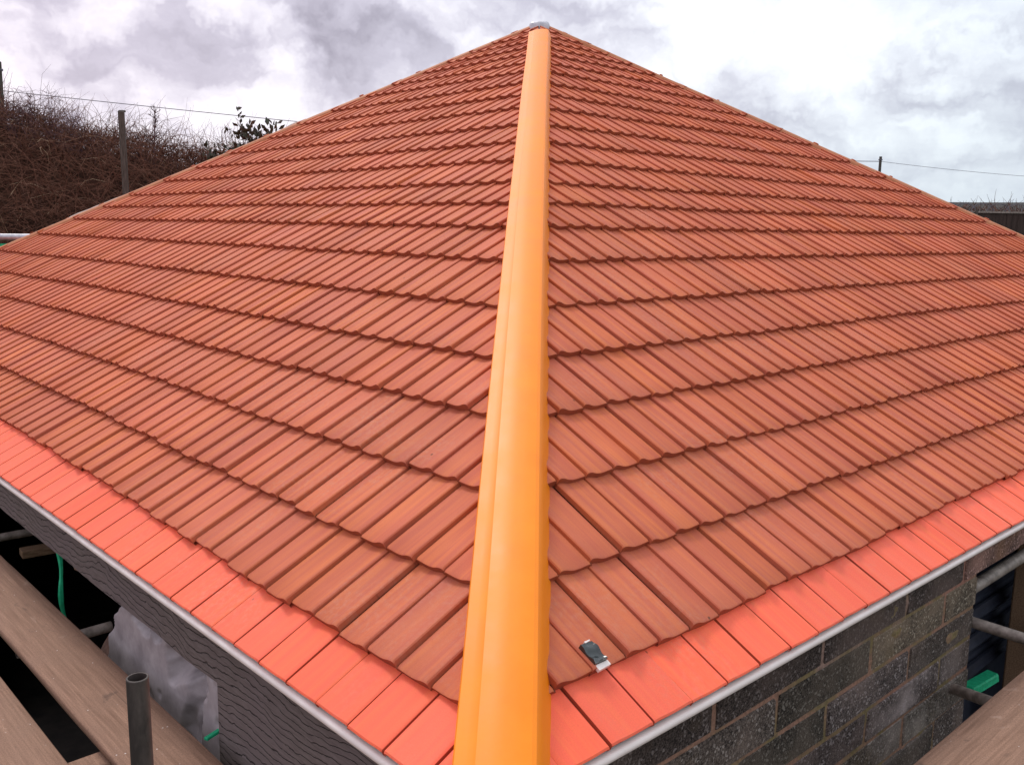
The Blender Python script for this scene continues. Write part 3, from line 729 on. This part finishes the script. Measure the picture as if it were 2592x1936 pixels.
# distant low land to the right
mb = MB(); vs = []; fs = []; n_ = 60
R2 = Vector((.7328, -.6804, 0)).normalized(); F2 = Vector((.6804, .7328, 0)).normalized()
base = Vector((-1.2983, -1.4805, 0))
for i in range(n_+1):
    t = i/n_; s_ = 85+(520)*t
    crest = 11.6 + 1.4*t + .5*noise.noise(Vector((s_*.02, 0, 0)))
    crest *= min(1, max(0, (s_-85)/25))**.5
    for d_, h_ in ((230, -2.4), (270, crest*.6), (305, crest), (420, crest*1.0), (520, -2.4)):
        p_ = base + R2*s_*d_/305*1.0 + F2*d_*.97; vs.append((p_.x, p_.y, h_))
for i in range(n_):
    for k in range(4): a = i*5+k; fs.append((a, a+5, a+6, a+1))
mb.add(vs, fs); tag(mb.build('far_hill', M_hill, smooth=60), kind='structure')

# bramble bank: earth mound
m, n, b = mat('bank_undergrowth', .95, .1); M_bank = m
oc = n.n('ShaderNodeTexCoord').outputs['Object']
g1 = n.n('ShaderNodeTexNoise', {'Vector': oc, 'Scale': 2., 'Detail': 8., 'Roughness': .7}).outputs[0]
lk(n, n.mix(n.maprange(g1, .35, .65), (.035, .017, .012, 1), (.085, .045, .030, 1)), b.inputs['Base Color']); bump(n, b, g1, 1., .15)
ridge = [(-9, 3.6), (-7.2, 3.3), (-6.1, 3.1), (-5.0, 2.95), (-4.2, 2.95), (-3.4, 2.55), (-2.7, 2.15), (-1.9, 2.0), (-1.0, 2.05), (0, 1.9), (2, 1.6), (5, 1.2), (9, .8)]
def ridge_h(s):
    # s is metres right of the view axis at the ridge
    for (a, ha), (b_, hb) in zip(RG, RG[1:]):
        if a <= s <= b_: return ha+(hb-ha)*(s-a)/(b_-a)
    return RG[0][1] if s < RG[0][0] else RG[-1][1]
RG = [(-22, 3.4), (-14, 3.6), (-12.0, 3.3), (-9.9, 3.22), (-9.2, 3.27), (-8.0, 3.05), (-7.4, 2.84), (-6.5, 2.66), (-5.3, 2.62), (-4, 2.4), (-1, 1.8), (4, 1.2), (9, -.5), (12, -2.3)]
def bank_pt(s, q):
    """s along the ridge, q = metres in front (+) of or behind the ridge line."""
    D = 17.6
    h = ridge_h(s); fall = max(0, abs(q)/ (7.5 if q > 0 else 9))
    z = h*(1) - (h+2.3)*min(1, fall)**1.3
    z += .22*noise.noise(Vector((s*.8, q*.8, 4)))
    p_ = base + R2*s + F2*(D-q*.6)
    return Vector((p_.x, p_.y, max(z, -2.35)))
mb = MB(); vs = []; fs = []; ns, nq = 130, 40
for i in range(ns+1):
    s_ = -22+34*i/ns
    for k in range(nq+1):
        q_ = 7.6-17*k/nq; vs.append(bank_pt(s_, q_)-Vector((0, 0, .25)))
for i in range(ns):
    for k in range(nq): a = i*(nq+1)+k; fs.append((a, a+nq+1, a+nq+2, a+1))
mb.add(vs, fs); tag(mb.build('bank', M_bank, smooth=80), kind='structure')

def twig_mat(name, c1, c2, c3):
    m, n, b = mat(name, .8, .15)
    tint = n.n('ShaderNodeVertexColor', layer_name='tint').outputs[0]
    s3 = n.n('ShaderNodeSeparateColor', {0: tint})
    lk(n, n.ramp(s3.outputs[0], [(0, c1), (.55, c2), (.9, c2), (1., c3)]), b.inputs['Base Color']); return m
M_twig = twig_mat('bramble_twigs', (.06, .024, .016, 1), (.21, .100, .066, 1), (.50, .35, .23, 1))
M_twig2 = twig_mat('purple_twigs', (.06, .032, .038, 1), (.16, .09, .095, 1), (.20, .14, .13, 1))

def strand(mb, p, d, L, r, segs, droop, wob, rnd, tint):
    """thin tapering three-sided stem that wanders and droops"""
    d = d.normalized(); b = len(mb.v); pts = []
    for i in range(segs+1):
        pts.append(p.copy())
        rad = r*(1-.75*i/segs)
        a = d.orthogonal().normalized(); c = d.cross(a)
        for k in range(3):
            an = 2*PI*k/3; mb.v.append(tuple(p + a*math.cos(an)*rad + c*math.sin(an)*rad))
        p = p + d*(L/segs)
        d = (d + Vector((rnd.uniform(-wob, wob), rnd.uniform(-wob, wob), rnd.uniform(-wob, wob)-droop))).normalized()
    for i in range(segs):
        for k in range(3):
            mb.f.append((b+i*3+k, b+i*3+(k+1) % 3, b+(i+1)*3+(k+1) % 3, b+(i+1)*3+k)); mb.col.append((tint, tint, tint, 1))
    return pts
rnd = random.Random(42)
mb = MB(); mb.col = []
for i in range(19000):
    s_ = rnd.uniform(-13.5, -2.6); q_ = rnd.uniform(-1.2, 5.2)
    if s_ > -6: q_ = rnd.uniform(-1, 3.5)
    p = bank_pt(s_, q_) + Vector((0, 0, rnd.uniform(-.25, .12)))
    if p.z < -1.2: continue
    d = Vector((rnd.gauss(0, 1), rnd.gauss(0, 1), rnd.uniform(.0, 1.5)))
    strand(mb, p, d, rnd.uniform(.35, 1.0), rnd.uniform(.0035, .008), 4, rnd.uniform(.1, .4), .35, rnd, min(1, abs(rnd.gauss(.35, .28))))
tag(mb.build('bramble_thicket', M_twig, fix=False), 'dense tangle of leafless brown brambles covering the bank at left', 'brambles', kind='stuff')
# each bush rising above the thicket
def bush(s0, s1, cnt, hmul, label, seed):
    rnd = random.Random(seed); mb = MB(); mb.col = []
    for i in range(cnt):
        s_ = rnd.uniform(s0, s1); q_ = rnd.uniform(-1.0, 1.0)
        p = bank_pt(s_, q_) + Vector((0, 0, -.15))
        lean = Vector((rnd.gauss(0, .45), rnd.gauss(0, .45), 1))
        e = math.sin(PI*min(.97, max(.03, (s_-s0)/(s1-s0))))**.5
        pts = strand(mb, p, lean, rnd.uniform(.35, .95)*hmul*e, rnd.uniform(.006, .011), 6, rnd.uniform(0, .12), .2, rnd, rnd.uniform(0, .8))
        for k in range(rnd.randint(3, 6)):
            bp = pts[rnd.randint(2, 6)]; dd = Vector((rnd.gauss(0, 1), rnd.gauss(0, 1), rnd.uniform(.1, 1.2)))
            strand(mb, bp.copy(), dd, rnd.uniform(.12, .38)*hmul, .004, 4, .02, .3, rnd, rnd.uniform(0, .8))
    c_ = bank_pt((s0+s1)/2, 0)
    return tag(mb.build('bare_bush', M_twig2, loc=c_, fix=False), label, 'bush', 'leafless bushes along the top of the bank')
bush(-13.4, -9.1, 260, .95, 'large leafless bush on the bank at the far left edge of the picture', 1)
bush(-9.4, -7.7, 150, .95, 'leafless twiggy bush on the bank just left of the square post', 2)
bush(-8.0, -6.6, 110, .62, 'low leafless bush on the bank just right of the square post', 3)
bush(-6.9, -5.4, 90, .42, 'low straggling bush on the bank between the lone sapling and the leafy shrub', 4)
def sapling(s_, q_, H, seed, label):
    rnd = random.Random(seed); p = bank_pt(s_, q_)+Vector((0, 0, -.2)); root = empty('sapling', p, label, 'sapling', 'bare saplings on the bank')
    mb = MB(); mb.col = []
    pts = strand(mb, p.copy(), Vector((rnd.uniform(-.1, .1), 0, 1)), H, .022, 10, 0, .07, rnd, .3)
    mb.build('trunk', M_twig2, root, fix=False)
    mb = MB(); mb.col = []
    for k in range(26):
        i = rnd.randint(3, 10); dd = Vector((rnd.gauss(0, .8), rnd.gauss(0, .8), rnd.uniform(.5, 1.4)))
        ps = strand(mb, pts[i].copy(), dd, H*rnd.uniform(.15, .34)*(1.25-i/14), .009, 5, .0, .18, rnd, rnd.uniform(0, .6))
        for u in range(3): strand(mb, ps[rnd.randint(1, 5)].copy(), Vector((rnd.gauss(0, 1), rnd.gauss(0, 1), .8)), H*.09, .004, 3, 0, .25, rnd, .4)
    mb.build('crown', M_twig2, root, fix=False)
sapling(-6.5, .6, .98, 5, 'thin bare sapling standing clear to the right of the square post')
sapling(-8.75, .4, .70, 6, 'bare sapling left of the square post, reaching towards the overhead wire')
sapling(-9.75, .3, .85, 9, 'bare sapling near the left picture edge, branches crossing the overhead wire')

# evergreen shrub with leaf tufts
M_leaf = simple('dark_leaves', (.028, .040, .020, 1), (.085, .060, .040, 1), .55, 6, 0, spec=.4)
def leafy(s_, D, z0, stems, label, seed):
    rnd = random.Random(seed); p0 = base + R2*s_ + F2*D; p0.z = z0
    root = empty('evergreen_shrub', p0, label, 'shrub', 'leafy shrubs at the end of the bank')
    ms = MB(); ms.col = []; ml = MB()
    for (ds, H, tufts, lean) in stems:
        p = p0 + R2*ds*.5
        d = Vector((0, 0, 1)) + R2*lean
        pts = strand(ms, p.copy(), d, H, .02, 10, 0, .06, rnd, .25)
        ends = [pts[-1]]
        for k in range(tufts*2):
            i = rnd.randint(5, 9); q = strand(ms, pts[i].copy(), R2*rnd.gauss(0, .55)+F2*rnd.gauss(0, .5)+Vector((0, 0, .9)), H*rnd.uniform(.13, .30), .01, 5, 0, .1, rnd, .25)
            ends.append(q[-1])
            ends.append(q[-3])
        for e in ends:
            for k in range(rnd.randint(5, 9)):
                dd = Vector((rnd.gauss(0, .55), rnd.gauss(0, .55), rnd.uniform(.2, 1.3))).normalized()
                sd = dd.orthogonal().normalized(); sd = (Matrix.Rotation(rnd.uniform(0, 6.28), 3, dd) @ sd)
                q = e + Vector((rnd.gauss(0, .03), rnd.gauss(0, .03), rnd.gauss(0, .05))); L_ = rnd.uniform(.08, .15); w_ = L_*.25
                nrm = dd.cross(sd)
                ml.add([q, q+dd*L_*.5+sd*w_+nrm*.006, q+dd*L_, q+dd*L_*.5-sd*w_+nrm*.006], [(0, 1, 2, 3)])
    ms.build('stem', M_twig2, root, fix=False); ml.build('foliage', M_leaf, root, fix=False)
Ds = 15.6
zs = lambda px, py: None
leafy(-5.4, Ds, .75, [(0, 1.25, 4, -.10), (.2, 1.1, 3, .12), (-.3, .95, 3, -.25)], 'low dark leafy shrub furthest left of the three at the roof edge', 21)
leafy(-5.0, Ds, .65, [(0, 1.75, 3, -.06)], 'single-stemmed leafy shrub in the middle of the three at the roof edge', 22)
leafy(-4.40, Ds, .74, [(0, 2.05, 6, .02), (.4, 2.0, 5, .08), (-.5, 1.85, 4, -.06), (.9, 1.95, 5, .10), (-.2, 1.75, 3, .05), (1.2, 1.8, 4, .10)], 'tallest leafy shrub of the three, rising above the roof hip', 23)

# ------------------------------------------------------------------ posts, wires, fence
root = empty('wooden_post', (6.6, 19.1, -2.3), 'square weathered wooden post standing in front of the bramble bank', 'post')
root.location = base + R2*(-6.12) + F2*15.0 + Vector((0, 0, -.5))
mb = MB()
cpos = root.location
rz = Matrix.Rotation(math.radians(-35), 3, 'Z') @ Matrix.Rotation(math.radians(1.8), 3, 'X')
mb.box(Vector((cpos.x, cpos.y, .78)), (.085, .075, 4.6), rot=rz, bev=.012, jit=.006); mb.build('shaft', M_post, root)
mb = MB(); mb.box(Vector((cpos.x, cpos.y, 3.08)) , (.088, .078, .03), rot=rz, bev=.008); mb.build('weathered_top', M_post, root)

def pole(p, top, r, label):
    mb = MB(); mb.tube([(p[0], p[1], -2.3), (p[0], p[1], (top-2.3)/2), (p[0], p[1], top)], r, 10, True, [r*1.15, r*1.07, r])
    root = empty('utility_pole', (p[0], p[1], -2.3), label, 'pole', 'poles carrying the overhead wire')
    mb.build('shaft', M_post, root, smooth=50)
    mb = MB(); mb.box((p[0], p[1], top-.30), (r*2.3, r*2.3, r*.8), bev=.01); mb.build('wire_bracket', M_wire, root)
pL = (9.25, 38.45); pR = (87.7, 41.93)
pole(pL, 7.25, .10, 'utility pole cut by the left picture edge above the brambles')
pole(pR, 8.81, .13, 'slim utility pole rising behind the right roof hip')
def wire(a, b_, sag, label, r):
    a, b_ = Vector(a), Vector(b_); mb = MB()
    pts = [a.lerp(b_, i/40) - Vector((0, 0, sag*4*(i/40)*(1-i/40))) for i in range(41)]
    mb.tube(pts, r, 5, True, [r*(1+ (1.6*i/40 if b_.x > 80 and a.x < 20 else 0)) for i in range(41)])
    tag(mb.build('overhead_wire', M_wire, loc=a, smooth=60), label, 'wire', 'overhead wires')
wire((pL[0], pL[1], 6.2), (pR[0], pR[1], 8.35), .6, 'overhead wire running from the left edge across the cloudy sky to the roof', .014)
wire((pR[0], pR[1], 8.35), (150, 18.0, 9.0), 1.1, 'overhead wire sagging away to the right from the slim pole', .020)
wire((pL[0], pL[1], 6.2), (-2, 36, 6.6), .4, 'overhead wire leaving the left pole out of the picture', .014)

# fence at the right: dark boards, thin posts, hooped wire along the top
fdir = (Vector((27.732, 6.248, 0))-Vector((23.439, 10.235, 0))).normalized()
f0 = Vector((24.6, 9.15, 0)); ftop = 2.03
root = empty('boundary_fence', (f0.x, f0.y, -.6), 'dark boarded boundary fence with hooped wire along its top, at far right', 'fence')
mb = MB(); ang = math.atan2(fdir.y, fdir.x); rz = Matrix.Rotation(ang, 3, 'Z')
rf = random.Random(3)
for i in range(-40, 90):
    c_ = f0 + fdir*(i*.152)
    mb.box((c_.x, c_.y, (ftop-1.4)/2-.02), (.146, .022+.008*(i % 2), ftop+1.4-.04+rf.uniform(-.01, .01)), rot=rz)
mb.build('board_panel', M_fence, root, fix=False)
mb = MB(); c_ = f0+fdir*3.8; mb.box((c_.x, c_.y-.03, ftop-.02), (19.6, .06, .05), rot=rz); mb.build('top_rail', M_tubeG, root)
for i in range(-2, 7):
    c_ = f0 + fdir*(i*1.9+.75) - F2*.05
    mb = MB(); mb.box((c_.x, c_.y, .42), (.06, .05, ftop+1.25), rot=rz); mb.build('fence_post', M_post, root)
mb = MB()
for i in range(-8, 30):
    c_ = f0 + fdir*(i*.46)
    pts = [c_ + fdir*(.30*math.cos(a)) + Vector((0, 0, ftop + .20*math.sin(a))) + F2*(.05 if i % 2 else -.02) for a in [PI*k/12 for k in range(13)]]
    mb.tube(pts, .011, 4)
mb.build('hooped_wire', M_wire, root, fix=False)
# bush behind the fence
rnd = random.Random(77); mb = MB(); mb.col = []
for i in range(3200):
    c_ = base + R2*rnd.uniform(11.4, 17.5) + F2*rnd.uniform(27.4, 28.4); c_.z = rnd.uniform(-.3, 2.1)
    strand(mb, c_, Vector((rnd.gauss(0, .7), rnd.gauss(0, .7), 1)), rnd.uniform(.2, .72), .011, 4, .1, .25, rnd, rnd.uniform(0, .35))
tag(mb.build('bare_bush', M_twig, loc=tuple(base + R2*13 + F2*27.9 + Vector((0, 0, -.4))), fix=False), 'dark scrubby bush just behind the boarded fence at far right', 'bush')
